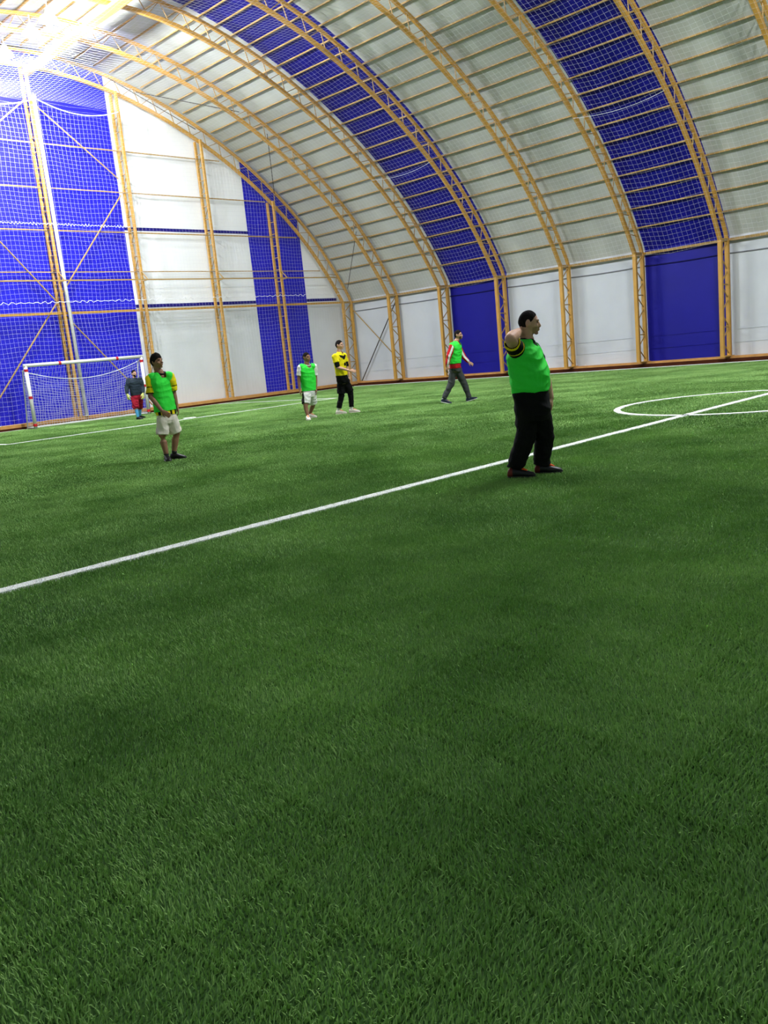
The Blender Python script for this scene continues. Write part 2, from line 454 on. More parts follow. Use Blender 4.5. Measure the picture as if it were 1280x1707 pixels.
for (p, q, lab) in ((V((XA+0.12, PW, 3.55)), V((XA+BAY-0.1, PW, 0.95)), 'falling to the right'), (V((XA+BAY-0.08, PW+0.05, 3.7)), V((XA+0.2, PW+0.05, 0.22)), 'falling to the left')):
    mb = MB(); mb.tube([V((0, 0, 0)), q-p], 0.025, 6); o = mb.build('cross_brace', M_yelp if 'right' in lab else M_cable); o.location = p
    setp(o, 'thin cross brace in the corner bay of the side wall, '+lab, 'brace', 'side wall braces')
# roof bracing cables in the first bay
def rp(y, off): 
    d = 0.05; t = V((0, 2*d, rib_z(y+d)-rib_z(y-d))).normalized()
    return V((0, y, rib_z(y)))+V((0, -t.z, t.y))*off
for (y0, x0, y1, x1, lab) in ((17.3, XA+0.4, 20.9, XA+0.2, 'highest, near the lamps'), (22.2, XA+BAY, 24.4, XA+0.3, 'reaching down from the first arch'), (26.4, XA+BAY, 27.9, XA+0.5, 'lowest, near the corner column'), (18.4, XA+0.3, 21.0, XA+BAY, 'crossing towards the first arch')):
    a = rp(y0, 0.25); b = rp(y1, 0.25); a.x = x0; b.x = x1
    mb = MB(); mb.tube([V((0, 0, 0)), b-a], 0.016, 5); o = mb.build('brace_cable', M_cable); o.location = a
    setp(o, 'thin dark cable under the end bay roof, '+lab, 'cable', 'roof bracing cables')

# white poles standing in front of the end wall
for y, yt, zt, lab in ((14.58, 14.50, 11.3, 'tall white pole behind the middle of the goal'), (11.34, 11.34, 5.0, 'white pole at the left edge beside the goal')):
    T = thing('white_pole', lab, 'pole', (XA+0.24, y, 0.2))
    mb = MB(); mb.tube([V((XA+0.24, y, 0.2)), V((XA+0.24, yt, zt))], 0.065, 10); mb.build('shaft', M_wsteel, T, smooth=True)
    mb = MB(); mb.box((XA+0.24, y, 0.21), (0.15, 0.15, 0.02)); mb.build('foot_plate', M_wsteel, T)

# ------------------------------------------------------------------ nets
def strand(mb, pts, w):
    """thin three sided cord"""
    n = len(pts); vs_ = []; fs_ = []
    for k, p in enumerate(pts):
        t = pts[min(k+1, n-1)]-pts[max(k-1, 0)]
        a, b = frame_of(t, V((0.3, 0.2, 0.9)))
        vs_ += [p+a*w, p-a*w*0.5+b*w*0.87, p-a*w*0.5-b*w*0.87]
    for k in range(n-1):
        for i in range(3):
            j = (i+1) % 3
            fs_.append((k*3+i, k*3+j, k*3+3+j, k*3+3+i))
    mb.add(vs_, fs_)
NW = 0.0019
# roof net under the arches
mb = MB(); PN = offset(rib_pts(70, 7.0, YI), -0.10)
def netpt(p, x):
    sag = -0.05*(1-math.cos(2*math.pi*(x-XA)/BAY))
    return V((x, p.y, min(p.z+sag, 11.12+0.6*sag)+0.03*math.sin(p.y*1.7+x*0.8)))
x = XA+0.4
while x < -4.0:
    strand(mb, [netpt(p, x) for p in PN], 0.0019); x += 0.16
PN2 = offset(rib_pts(150, 7.0, YI), -0.10)
xs_ = [XA+0.4+i*(26.0/34) for i in range(35)]
for p in PN2: strand(mb, [netpt(p, xx) for xx in xs_], 0.0019)
for xx in (XA+2.5*BAY,): pass
o = mb.build('roof_net', M_net); setp(o, 'fine white ball net stretched under the whole roof', 'net')
# rope seams in the roof net
for kk, (k, y0) in enumerate(((2, 24.75), (5, 24.75))):
    mb = MB(); pts = []
    for i in range(13):
        x = XA+k*BAY+BAY*i/12; y = y0-0.13*(1-(2*i/12-1)**2)*-1
        p = V((x, y, rib_z(y)-0.12)); pts.append(p)
    mb.tube(pts, 0.006, 5); o = mb.build('net_rope', M_rope)
    setp(o, 'thin white rope sagging across the %s blue roof bay' % ('farther', 'nearer')[kk], 'rope', 'net ropes')
# end net in front of the end wall
mb = MB(); XN = XA+0.33
def topz(y): 
    return min(rib_z(y)-0.15, 11.15)
def sagrope(y):
    ph = ((y-14.5) % 3.3)/3.3
    return topz(y)-0.35*4*ph*(1-ph) if abs(topz(y)-11.15) < 1e-6 else topz(y)
y = 8.0
while y < 28.0:
    zt = sagrope(y); n = max(2, int(zt/0.8))
    strand(mb, [V((XN+0.04*math.sin(z_*2+y), y+0.025*math.sin(z_*1.3+y*2), z_)) for z_ in [0.2+(zt-0.2)*i/n for i in range(n+1)]], NW); y += 0.15
z = 0.25
while z < 11.2:
    ye = 28.0
    while sagrope(ye) < z and ye > 8: ye -= 0.1
    n = max(2, int((ye-8)/0.55)); pts = []
    for i in range(n+1):
        yy = 8+(ye-8)*i/n; pts.append(V((XN+0.03*math.sin(yy*1.7+z), yy, z+0.03*math.sin(yy*0.9+z*3)-0.02*math.sin(yy*3.3))))
    if ye > 8.5: strand(mb, pts, NW)
    z += 0.15
o = mb.build('end_net', M_net); setp(o, 'fine white ball net hanging in front of the end wall', 'net')
for kind_, (zr, amp, lab) in enumerate(((None, 0, 'white top rope of the end net sagging between the columns'), (4.3, 0.05, 'wavy white lacing rope just above the thick end wall rail'), (6.98, 0.06, 'wavy white lacing rope at mid height of the end wall'))):
    mb = MB(); pts = []
    if zr is None:
        for i in range(90):
            yy = 9+8.6*i/89; pts.append(V((XN+0.03, yy, sagrope(yy))))
    else:
        for i in range(220):
            yy = 9+ (18.9 if zr < 5 else 8.4)*i/219; pts.append(V((XN+0.03, yy, zr+amp*math.sin(i*1.9)*(0.6+0.4*math.sin(i*0.37)))))
    mb.tube(pts, 0.02 if zr is None else 0.010, 5); o = mb.build('net_rope', M_rope); setp(o, lab, 'rope', 'net ropes')

# ------------------------------------------------------------------ goal
GX, GY, GW, GH, GD = -29.39, 14.454, 2.187, 2.16, 0.68
T = thing('football_goal', 'white football goal with red bands and hanging net', 'goal', (GX, GY, 0))
for sgn in (-1, 1):
    mb = MB(); mb.tube([V((GX, GY+sgn*GW, 0)), V((GX, GY+sgn*GW, GH))], 0.06, 14); po = mb.build('post', M_wsteel, T, smooth=True)
    for z in (0.14, 1.08, GH-0.16):
        mb = MB(); mb.tube([V((GX, GY+sgn*GW, z-0.045)), V((GX, GY+sgn*GW, z+0.045))], 0.066, 14); mb.build('red_band', M_red, po)
    mb = MB(); mb.tube([V((GX, GY+sgn*GW, 0.04)), V((GX-GD, GY+sgn*GW, 0.04)), V((GX-GD, GY+sgn*GW, 0.05))], 0.03, 8); mb.build('side_rail', M_wsteel, T)
    mb = MB(); mb.tube([V((GX, GY+sgn*GW, GH-0.03)), V((GX-0.30, GY+sgn*GW, GH-0.2)), V((GX-GD, GY+sgn*GW, 0.05))], 0.022, 8); mb.build('back_stay', M_wsteel, T)
mb = MB(); mb.tube([V((GX, GY-GW-0.06, GH)), V((GX, GY+GW+0.06, GH))], 0.06, 14); cb = mb.build('crossbar', M_wsteel, T, smooth=True)
for yy in (GY-0.98, GY+1.2):
    mb = MB(); mb.tube([V((GX, yy-0.045, GH)), V((GX, yy+0.045, GH))], 0.066, 14, ref=V((1, 0, 0))); mb.build('red_band', M_red, cb)
mb = MB(); mb.tube([V((GX-GD, GY-GW, 0.04)), V((GX-GD, GY+GW, 0.04))], 0.03, 8); mb.build('back_rail', M_wsteel, T)
mb = MB()
def gtop(v): return GH-0.16-0.42*(1-v*v)**1.0           # sagging upper back edge, v in -1..1
def gback(v, t):
    z = gtop(v)*(1-t)+0.06*t
    x = GX-0.34-(GD-0.34)*t-0.03*math.sin(math.pi*t)*(1-v*v)
    return V((x, GY+v*GW, z))
nv = 44; ntt = 20
for i in range(nv+1):
    v = -1+2*i/nv
    strand(mb, [gback(v+0.01*math.sin(k*1.1+i), k/12) for k in range(13)], 0.0045)
    strand(mb, [V((GX-0.02, GY+v*GW, GH-0.06)).lerp(gback(v, 0), k/3) for k in range(4)], 0.004)
for j in range(ntt+1):
    t = j/ntt
    strand(mb, [gback(-1+2*i/28, min(1, max(0, t+0.012*math.sin(i*0.9+j)))) for i in range(29)], 0.0045)
for sgn in (-1, 1):
    for j in range(16):
        z = 0.1+j*0.125
        t = max(0, min(1, (gtop(sgn)-z)/(gtop(sgn)-0.06)))
        strand(mb, [V((GX, GY+sgn*GW, z)), gback(sgn, t)], 0.0045)
    for j in range(1, 5):
        a = j/5
        strand(mb, [V((GX, GY+sgn*GW, GH-0.1)).lerp(gback(sgn, 0), a), V((GX, GY+sgn*GW, 0.06)).lerp(gback(sgn, 1), a)], 0.0045)
mb.build('goal_net', M_net, T)
mb = MB(); mb.tube([gback(-1+2*i/30, 0) for i in range(31)], 0.013, 6); mb.build('net_rope', M_rope, T)

# ------------------------------------------------------------------ pitch lines (white tufted strips)
LZ = 0.022
def blade_strip(mb, p, mi=0, h=0.03):
    a = random.random()*6.28; d = V((math.cos(a), math.sin(a), 0))*0.004
    t = V((random.gauss(0, 0.012), random.gauss(0, 0.012), h*random.uniform(0.7, 1.2)))
    mb.add([p-d, p+d, p+t], [(0, 1, 2)], mi)
def pitch_line(name, pts, width, lab, closed=False, blades=0):
    mb = MB(); n = len(pts); vs_ = []; fs_ = []
    for k, p in enumerate(pts):
        t = (pts[(k+1) % n]-pts[k-1]) if closed else (pts[min(k+1, n-1)]-pts[max(k-1, 0)])
        nn = V((-t.y, t.x, 0)).normalized()
        wl_, wr_ = width/2*random.uniform(0.9, 1.1), width/2*random.uniform(0.9, 1.1)
        vs_ += [p+nn*wl_+V((0, 0, 0.0)), p+nn*wl_*0.93+V((0, 0, LZ)), p-nn*wr_*0.93+V((0, 0, LZ)), p-nn*wr_]
    for k in range(n if closed else n-1):
        q = (k+1) % n
        for i in range(3): fs_.append((k*4+i, k*4+i+1, q*4+i+1, q*4+i))
    mb.add(vs_, fs_)
    if blades:
        for _ in range(blades):
            k = random.randrange(n-1); p = pts[k].lerp(pts[k+1], random.random()); t = pts[k+1]-pts[k]
            nn = V((-t.y, t.x, 0)).normalized()
            blade_strip(mb, p+nn*width*random.uniform(-0.52, 0.52)+V((0, 0, LZ-0.012)), 0, 0.022)
    o = mb.build(name, M_linew); setp(o, lab, 'line', 'pitch lines'); return o
XH, XP, PWD, RC = -6.074, -22.75, 5.78, 2.0
pts = [V((XH, -1.2+i*0.06, 0)) for i in range(int(29.4/0.06))]
pitch_line('halfway_line', pts, 0.135, 'long white halfway line crossing the turf from the left edge', blades=9000)
pts = [V((XH+RC*math.cos(a), GY+RC*math.sin(a), 0)) for a in [2*math.pi*i/150 for i in range(150)]]
pitch_line('centre_circle', pts, 0.12, 'white centre circle painted on the turf', True)
pts = [V((XP-(XP-XA-0.4)*(1-i/40), GY-PWD, 0)) for i in range(40)]+[V((XP, GY-PWD+2*PWD*i/120, 0)) for i in range(121)]+[V((XP-(XP-XA-0.4)*(i/40), GY+PWD, 0)) for i in range(1, 41)]
pitch_line('penalty_box_line', pts, 0.11, 'white penalty box line in front of the goal')
pts = [V((XA+0.42, GY-12+i*0.2, 0)) for i in range(128)]
pitch_line('goal_line', pts, 0.05, 'thin white goal line at the foot of the end wall')
pts = [V((XA+0.4+i*0.2, YI-0.2, 0)) for i in range(230)]
pitch_line('touchline', pts, 0.035, 'thin white touchline at the foot of the side wall')
c = onz(316, 697.5)
mb = MB(); mb.tube([V((c.x, c.y, 0)), V((c.x, c.y, LZ+0.003))], 0.2, 18, ref=V((1, 0, 0))); o = mb.build('penalty_mark', M_linew); setp(o, 'small white spot on the penalty box line', 'mark', 'pitch lines')

# ------------------------------------------------------------------ turf pile
def blade_patch(name, size, n, bw, bh):
    vs_ = np.zeros((n, 5, 3)); fs_ = []
    px = RNG.uniform(-size/2, size/2, (n, 2)); a = RNG.uniform(0, 2*np.pi, n)
    # jittered grid so no bare spots, then neighbours pulled a little into tufts
    q = int(math.ceil(math.sqrt(n))); gi_, gj_ = np.divmod(RNG.permutation(q*q)[:n], q)
    px = (np.stack([gi_, gj_], 1)+RNG.uniform(0, 1, (n, 2)))/q*size-size/2
    cell = max(0.02, size/22); tc = (np.floor(px/cell)+0.5)*cell+0.4*cell*np.sin(np.floor(px/cell)[:, ::-1]*37.7)
    px = px+(tc-px)*0.34
    wd = np.stack([np.cos(a), np.sin(a)], 1)*bw/2*RNG.uniform(0.7, 1.2, (n, 1))
    la = RNG.uniform(0, 2*np.pi, n); tl = RNG.uniform(0.05, 0.8, n)*bh*0.9
    ld = np.stack([np.cos(la), np.sin(la)], 1)*tl[:, None]+np.array([0.004, -0.002])
    h = bh*RNG.uniform(0.6, 1.15, n)
    vs_[:, 0, :2] = px-wd; vs_[:, 1, :2] = px+wd
    vs_[:, 2, :2] = px-wd*0.8+ld*0.35; vs_[:, 3, :2] = px+wd*0.8+ld*0.35; vs_[:, 2, 2] = vs_[:, 3, 2] = h*0.62
    vs_[:, 4, :2] = px+ld; vs_[:, 4, 2] = h
    for i in range(n):
        b = i*5; fs_ += [(b, b+1, b+3, b+2), (b+2, b+3, b+4)]
    me = bpy.data.meshes.new(name); me.from_pydata(vs_.reshape(-1, 3).tolist(), [], fs_)
    me.materials.append(M_blade); me.polygons.foreach_set('use_smooth', [True]*len(fs_)); me.update()
    return bpy.data.objects.new(name, me)
def pile(name, cells, size, n, bw, bh, nvar, lab):
    col = bpy.data.collections.new(name+'_tufts')
    for i in range(nvar): col.objects.link(blade_patch('tuft', size*1.12, n, bw, bh))
    me = bpy.data.meshes.new(name); me.from_pydata(cells, [], []); me.update()
    o = link(name, me); setp(o, lab, 'turf', kind='stuff')
    ng = bpy.data.node_groups.new(name, 'GeometryNodeTree')
    ng.interface.new_socket('Geometry', in_out='INPUT', socket_type='NodeSocketGeometry')
    ng.interface.new_socket('Geometry', in_out='OUTPUT', socket_type='NodeSocketGeometry')
    N = ng.nodes; gi = N.new('NodeGroupInput'); go = N.new('NodeGroupOutput')
    ci = N.new('GeometryNodeCollectionInfo'); ci.inputs['Collection'].default_value = col; ci.inputs['Separate Children'].default_value = True; ci.inputs['Reset Children'].default_value = True
    ip = N.new('GeometryNodeInstanceOnPoints'); ip.inputs['Pick Instance'].default_value = True
    ri = N.new('FunctionNodeRandomValue'); ri.data_type = 'INT'
    for s_ in ri.inputs:
        if s_.name == 'Min' and s_.type == 'INT': s_.default_value = 0
        if s_.name == 'Max' and s_.type == 'INT': s_.default_value = nvar-1
    rr = N.new('FunctionNodeRandomValue'); rr.data_type = 'INT'
    for s_ in rr.inputs:
        if s_.name == 'Min' and s_.type == 'INT': s_.default_value = 0
        if s_.name == 'Max' and s_.type == 'INT': s_.default_value = 3
        if s_.name == 'Seed': s_.default_value = 5
    mu = N.new('ShaderNodeMath'); mu.operation = 'MULTIPLY'; mu.inputs[1].default_value = math.pi/2
    cx = N.new('ShaderNodeCombineXYZ')
    ints = lambda nd: [s_ for s_ in nd.outputs if s_.type == 'INT'][0]
    ng.links.new(gi.outputs[0], ip.inputs['Points']); ng.links.new(ci.outputs[0], ip.inputs['Instance'])
    ng.links.new(ints(ri), ip.inputs['Instance Index'])
    ng.links.new(ints(rr), mu.inputs[0]); ng.links.new(mu.outputs[0], cx.inputs[2])
    ng.links.new(cx.outputs[0], ip.inputs['Rotation'])
    ng.links.new(ip.outputs[0], go.inputs[0])
    md = o.modifiers.new('tufts', 'NODES'); md.node_group = ng
    return o
e_f = V((CF.x, CF.y, 0)).normalized(); e_r = V((e_f.y, -e_f.x, 0))
def cells_for(d0, d1, size, sp=0.62, near=0.7):
    out = []
    R_ = int(d1/size)+2
    for i in range(-R_, R_):
        for j in range(-R_, R_):
            x, y = (i+0.5)*size, (j+0.5)*size
            dep = x*e_f.x+y*e_f.y; lat = x*e_r.x+y*e_r.y
            dd = max(abs(x), abs(y))
            if not (d0 <= dd < d1) or dep < near or abs(lat) > sp*dep+1.6: continue
            if x < XA+0.35 or y > YI-0.1 or y < YNW: continue
            out.append((x, y, 0))
    return out
pile('turf_near', cells_for(0, 4.8, 0.3), 0.3, 1500, 0.0044, 0.026, 6, 'dense green artificial grass in the foreground')
pile('turf_middle', cells_for(4.8, 10.8, 0.6), 0.6, 3600, 0.0058, 0.024, 5, 'green artificial grass around the halfway line')
pile('turf_far', cells_for(10.8, 33.6, 1.2), 1.2, 5200, 0.013, 0.022, 5, 'green artificial grass of the far half of the pitch')

# ------------------------------------------------------------------ lamps
def lamp(i, x, y, z, watt, deep):
    lab = ['glaring lamp under the ridge nearest the end wall', 'glaring lamp under the ridge, second from the end wall', 'glaring lamp under the ridge, third from the end wall', 'glaring lamp under the ridge, fourth from the end wall', 'high lamp over the penalty box, out of view', 'high lamp between penalty box and centre circle, out of view', 'high lamp over the far edge of the centre circle, out of view', 'high lamp over the near edge of the centre circle, out of view', 'high lamp over the far touchline side of the centre circle, out of view', 'high lamp over the half behind the camera, out of view'][i]
    T = thing('high_bay_lamp', lab, 'lamp', (x, y, z), 'hall lamps')
    prof = [(0.03, 0.42), (0.10, 0.40), (0.13, 0.28), (0.24, 0.20), (0.27, 0.10), (0.255, 0.10), (0.22, 0.19), (0.11, 0.26)]
    if deep: prof = [(0.03, 0.42), (0.10, 0.40), (0.15, 0.28), (0.28, 0.12), (0.32, -0.06), (0.305, -0.06), (0.26, 0.12), (0.13, 0.26)]
    mb = MB(); mb.rings([[V((x+r*math.cos(2*math.pi*a/20), y+r*math.sin(2*math.pi*a/20), z+h)) for a in range(20)] for r, h in prof]); mb.build('reflector', M_lamp, T, smooth=True)
    mb = MB(); mb.tube([V((x, y, z+0.4)), V((x, y, rib_z(y)+0.1))], 0.018, 6); mb.build('hanger', M_lamp, T)
    mb = MB(); mb.tube([V((x, y, z+0.27)), V((x, y, z+0.12))], 0.03, 8); mb.build('socket', M_lamp, T)
    mb = MB(); mb.ellip((x, y, z), (0.08, 0.08, 0.10)); mb.build('bulb', M_bulb, T, smooth=True)
    ld = bpy.data.lights.new('lamp_light', 'POINT'); ld.energy = watt; ld.color = LAMP_COL; ld.shadow_soft_size = 0.11
    lo = bpy.data.objects.new('lamp_light', ld); C.objects.link(lo); lo.parent = T
for i, a in enumerate(LAMPS): lamp(i, *a)
#PEOPLE#
# ------------------------------------------------------------------ people
def remesh(mb, voxel, sm=4, fac=0.5):
    me = mb.mesh('tmp', []); o = bpy.data.objects.new('tmp', me); C.objects.link(o)
    r = o.modifiers.new('r', 'REMESH'); r.mode = 'VOXEL'; r.voxel_size = voxel; r.use_smooth_shade = True
    if sm:
        s_ = o.modifiers.new('s', 'SMOOTH'); s_.factor = fac; s_.iterations = sm
    dg = bpy.context.evaluated_depsgraph_get()
    out = bpy.data.meshes.new_from_object(o.evaluated_get(dg))
    bpy.data.objects.remove(o); bpy.data.meshes.remove(me)
    return out
def cut(me, planes):
    bm = bmesh.new(); bm.from_mesh(me)
    for co, no in planes:            # removes the side the normal points to
        bmesh.ops.bisect_plane(bm, geom=bm.verts[:]+bm.edges[:]+bm.faces[:], plane_co=co, plane_no=no, clear_outer=True)
    bm.to_mesh(me); bm.free(); return me
def wrinkle(me, amp, g0):
    me.update()
    n_ = len(me.vertices); co = np.empty(n_*3); me.vertices.foreach_get('co', co); co = co.reshape(-1, 3)
    no = np.array([v.normal[:] for v in me.vertices])
    for k in range(n_):
        p = V(co[k])-g0
        a = mnoise.noise(V((p.x*5+p.z*4, p.y*5-p.z*3, p.z*9+p.x*4))); b = mnoise.noise(V((p.x*14, p.y*14, p.z*16+p.y*8+5)))
        co[k] += no[k]*(amp*(1.6*(0.5-abs(a)*2.2)+0.45*b))
    me.vertices.foreach_set('co', co.ravel()); me.update()
def put(name, me, mats, parent, pred=None, label=None):
    off = wl(parent)
    me.transform(Matrix.Translation(-off)); me.materials.clear(); me.name = name
    for M in (mats if isinstance(mats, (list, tuple)) else [mats]): me.materials.append(M)
    for p in me.polygons:
        p.use_smooth = True; p.material_index = 0
        if pred: p.material_index = pred(V(p.center)+off)
    o = link(name, me, parent)
    if label: o['label'] = label
    return o
def head_shape(d):
    x, y, z = d
    px, py, pz = 0.098*x, 0.076*y, 0.118*z
    if z < 0:
        t = -z
        py *= 1-0.20*t*t
        if x > 0: px += 0.016*t*x
        else: px *= 1-0.40*t
    if x > 0.55 and z > -0.3: px *= 1-0.05*(x-0.55)
    return px, py, pz
HAIR = {'short': (0.035, [-1, -.4, 0, .30, .55, .80, 1], [-.62, -.45, -.10, .12, .42, .62, .66]),
        'full':  (0.19, [-1, -.4, 0, .30, .55, .80, 1], [-.62, -.50, -.22, .0, .24, .38, .42]),
        'crop':  (0.075, [-1, -.4, 0, .30, .55, .80, 1], [-.60, -.42, -.08, .12, .40, .58, .62])}
def sph(n=40, m=26):
    for k in range(m):
        ph = -math.pi/2+math.pi*(k+0.5)/m
        yield [(math.cos(ph)*math.cos(2*math.pi*i/n), math.cos(ph)*math.sin(2*math.pi*i/n), math.sin(ph)) for i in range(n)]
def sstep(t): t = max(0.0, min(1.0, t)); return t*t*(3-2*t)
SHOE = [(0.0, .030, .060), (.05, .040, .098), (.20, .044, .112), (.38, .043, .104), (.60, .048, .078), (.80, .048, .060), (.93, .036, .048), (1.0, .014, .026)]

def person(spec):
    S = spec
    g0 = onz(*S['at'])
    T = thing('person', S['label'], 'person', (g0.x, g0.y, 0.0), 'players on the pitch')
    vf = V((g0.x-CAMP.x, g0.y-CAMP.y, 0)).normalized()     # away from camera at this person
    vr = V((vf.y, -vf.x, 0)); UP = V((0, 0, 1))
    def J(px, py, dd=0.0):
        v = pray(px, py); n_ = vf.dot(g0-CAMP)+dd
        return CAMP+v*(n_/vf.dot(v))
    def D(th): a = math.radians(th); return vr*math.cos(a)+vf*math.sin(a)
    vox = S.get('vox', 0.008)
    skin = S['skin']
    # ---- torso
    fw = D(S['face']); sd = UP.cross(fw)
    rings = [(J(px, py, S.get('td', 0.0)), hw, hd) for px, py, hw, hd in S['rings']]
    def ring(c, hw, hd, n=24, grow=0.0, fdir=fw, ex=2.5):
        out = []
        s_ = UP.cross(fdir)
        for i in range(n):
            a = 2*math.pi*i/n; ca, sa = math.cos(a), math.sin(a)
            out.append(c+fdir*((hd+grow)*math.copysign(abs(ca)**(2/ex), ca))+s_*((hw+grow)*math.copysign(abs(sa)**(2/ex), sa)))
        return out
    def torso(mb, i0, i1, grow, smooth_n=3):
        R_ = []
        seg = rings[i0:i1]
        for k in range(len(seg)-1):
            for q in range(smooth_n):
                t = q/smooth_n; (c0, w0, d0), (c1, w1, d1) = seg[k], seg[k+1]
                R_.append(ring(c0.lerp(c1, t), w0+(w1-w0)*t, d0+(d1-d0)*t, grow=grow))
        R_.append(ring(seg[-1][0], seg[-1][1], seg[-1][2], grow=grow)); mb.rings(R_)
    # ---- limbs
    arms = []
    for a in S['arms']:
        sh, el, wr = [J(*q) for q in a['j']]
        arms.append((sh, el, wr, a))
    legs = []
    for l in S['legs']:
        gp = onz(*l['foot']); dd = vf.dot(gp-g0)
        z0 = l.get('z', 0.0)
        fd = D(l['dir']); 
        hip = J(*l['hip'], l.get('hd', dd*0.4)); knee = J(*l['knee'], l.get('kd', dd*0.8))
        ank = V((gp.x, gp.y, 0.105+z0)) 
        legs.append((hip, knee, ank, fd, l))
    # ---- head frame
    hc = J(*S['head'], S.get('hdep', 0.0)); hth = S['hface']; hp = math.radians(S.get('hpitch', 0)); hrl = math.radians(S.get('hroll', 0))
    hf0 = D(hth); hs0 = UP.cross(hf0)
    hf = hf0*math.cos(hp)+UP*math.sin(hp); hu0 = UP*math.cos(hp)-hf0*math.sin(hp)
    hs = hs0*math.cos(hrl)+hu0*math.sin(hrl); hu = hu0*math.cos(hrl)-hs0*math.sin(hrl)
    hk = S.get('hscale', 1.0)
    def H(x, y, z): return hc+(hf*x+hs*y+hu*z)*hk
    # ---- body: one continuous surface
    mb = MB()
    mb.rings([[H(*head_shape(d)) for d in r] for r in sph()])
    mb.tube([H(.086, 0, .022), H(.100, 0, -.008), H(.110, 0, -.030)], [.011*hk, .013*hk, .015*hk], 10, round_caps=True)
    mb.ellip(H(.096, 0, -.034), (.017*hk, .020*hk, .010*hk), (hf, hs, hu))
    for sg in (-1, 1):
        mb.ellip(H(-.008, sg*.077, -.004), (.021*hk, .009*hk, .034*hk), (hf, hs, hu))
        mb.ellip(H(.083, sg*.032, .026), (.016*hk, .026*hk, .011*hk), (hf, hs, hu))
        mb.ellip(H(.072, sg*.045, -.030), (.020*hk, .022*hk, .020*hk), (hf, hs, hu))
    mb.ellip(H(.098, 0, -.058), (.013*hk, .024*hk, .007*hk), (hf, hs, hu)); mb.ellip(H(.097, 0, -.070), (.013*hk, .021*hk, .008*hk), (hf, hs, hu))
    mb.ellip(H(.078, 0, -.098), (.020*hk, .024*hk, .016*hk), (hf, hs, hu))
    nb = rings[-1][0]
    mb.tube([H(-.018, 0, -.05), H(-.02, 0, -.10), nb, nb-UP*0.08], [S.get('nr', .056)*hk, S.get('nr', .056)*hk, S.get('nr', .056)+.008, .08], 16, round_caps=True)
    torso(mb, 0, len(rings), -0.012)
    for sh, el, wr, a in arms:
        r = a.get('r', (.052, .043, .036, .026))
        mb.tube([sh, sh.lerp(el, .5), el], [r[0], r[0]*.92, r[1]], 14, round_caps=True); mb.tube([el, el.lerp(wr, .3), wr], [r[1]*.96, r[2]*1.12, r[3]], 14, round_caps=True)
        if not a.get('glove'): hand(mb, wr, a, D, UP)
    for hip, knee, ank, fd, l in legs:
        r = l.get('r', (.082, .056, .056, .038))
        mb.tube([hip, hip.lerp(knee, .5), knee, knee.lerp(ank, .3)-fd*0.012, ank+UP*0.02, ank-UP*0.05], [r[0], r[0]*.85, r[1], r[2], r[3], .034], 14, round_caps=True)
        mb.tube([ank-UP*0.05-fd*0.03, ank-UP*0.06+fd*.12], [.03, .025], 10, round_caps=True)
    def stub(p):
        q = p-hc; x, y, z = q.dot(hf)/hk, q.dot(hs)/hk, q.dot(hu)/hk
        if z < -.125 or z > .0 or x < .035 or x > .125: return 0
        if z < -.080 or (z < -.042 and (x < .082 or abs(y) > .030)) or (-.056 < z < -.042 and x < .112): return 1
        return 0
    body = put('body', remesh(mb, vox, 2), [skin, S['beard']] if S.get('beard') else skin, T, stub if S.get('beard') else None)
    # ---- hair, brows, eyes, beard
    th, hx, hz = HAIR[S['hair']]
    mb = MB(); R_ = []
    for r in sph(48, 32):
        row = []
        for d in r:
            m_ = sstep((d[2]-np.interp(d[0], hx, hz))/0.10+0.5)
            k = 0.93+m_*(0.07+th*(0.45+0.55*max(0, d[2]+0.2))*(1+0.10*math.sin(d[0]*9+d[1]*7)*max(0, d[2])+S.get('quiff', 0)*sstep((d[0]+.1)/.6)*max(0, d[2])))
            p = head_shape(d); row.append(H(p[0]*k, p[1]*k, p[2]*k))
        R_.append(row)
    mb.rings(R_); me = mb.mesh('hair', []); put('hair', me, S.get('haircol', M_hair), T)
    mb = MB()
    for sg in (-1, 1): mb.ellip(H(.094, sg*.034, .024), (.008*hk, .019*hk, .0045*hk), (hf, hs, hu), 10, 6)
    put('eyebrows', mb.mesh('eyebrows', []), M_hair, T)
    for sg in (-1, 1):
        mb = MB(); mb.ellip(H(.083, sg*.033, .006), (.011*hk, .014*hk, .0075*hk), (hf, hs, hu), 10, 6); e = put('eye', mb.mesh('eye', []), M_eye, T)
    # ---- clothes
    nz = rings[-1][0]
    for gspec in S['tops']:
        mb = MB(); gr = gspec['grow']
        torso(mb, gspec['i0'], len(rings), gr)
        for (sh, el, wr, a) in arms:
            if 'sleeve' in gspec:
                t = gspec['sleeve']
                r = a.get('r', (.052, .043, .036, .026)); rs = gspec.get('sr', .02)
                pts = [sh, sh.lerp(el, .5), el, el.lerp(wr, .5), wr]; rr = [r[0]+rs+.006, r[0]+rs, r[1]+rs, r[2]+rs*.8, r[3]+rs*.6]
                if t <= 1: pts, rr = [sh, sh.lerp(el, t*.5), sh.lerp(el, t)], [rr[0], rr[1], (rr[1]*(1-t)+rr[2]*t)+.004]
                mb.tube(pts, rr, 16, round_caps=False)
                mb.ellip(sh, (rr[0], rr[0], rr[0]))
            elif gspec.get('cap'):
                mb.ellip(sh-UP*.010-(sh-nz).normalized()*0.036, (.074+gr, .074+gr, .070+gr))
        me = remesh(mb, vox*1.1, 5)
        if 'hem' in gspec: cut(me, [(J(*gspec['hem']), -UP+vr*gspec.get('hemtilt', 0.0))])
        rn = gspec.get('rn', .074); sc = gspec.get('sc', .02)
        bm = bmesh.new(); bm.from_mesh(me); kill = []
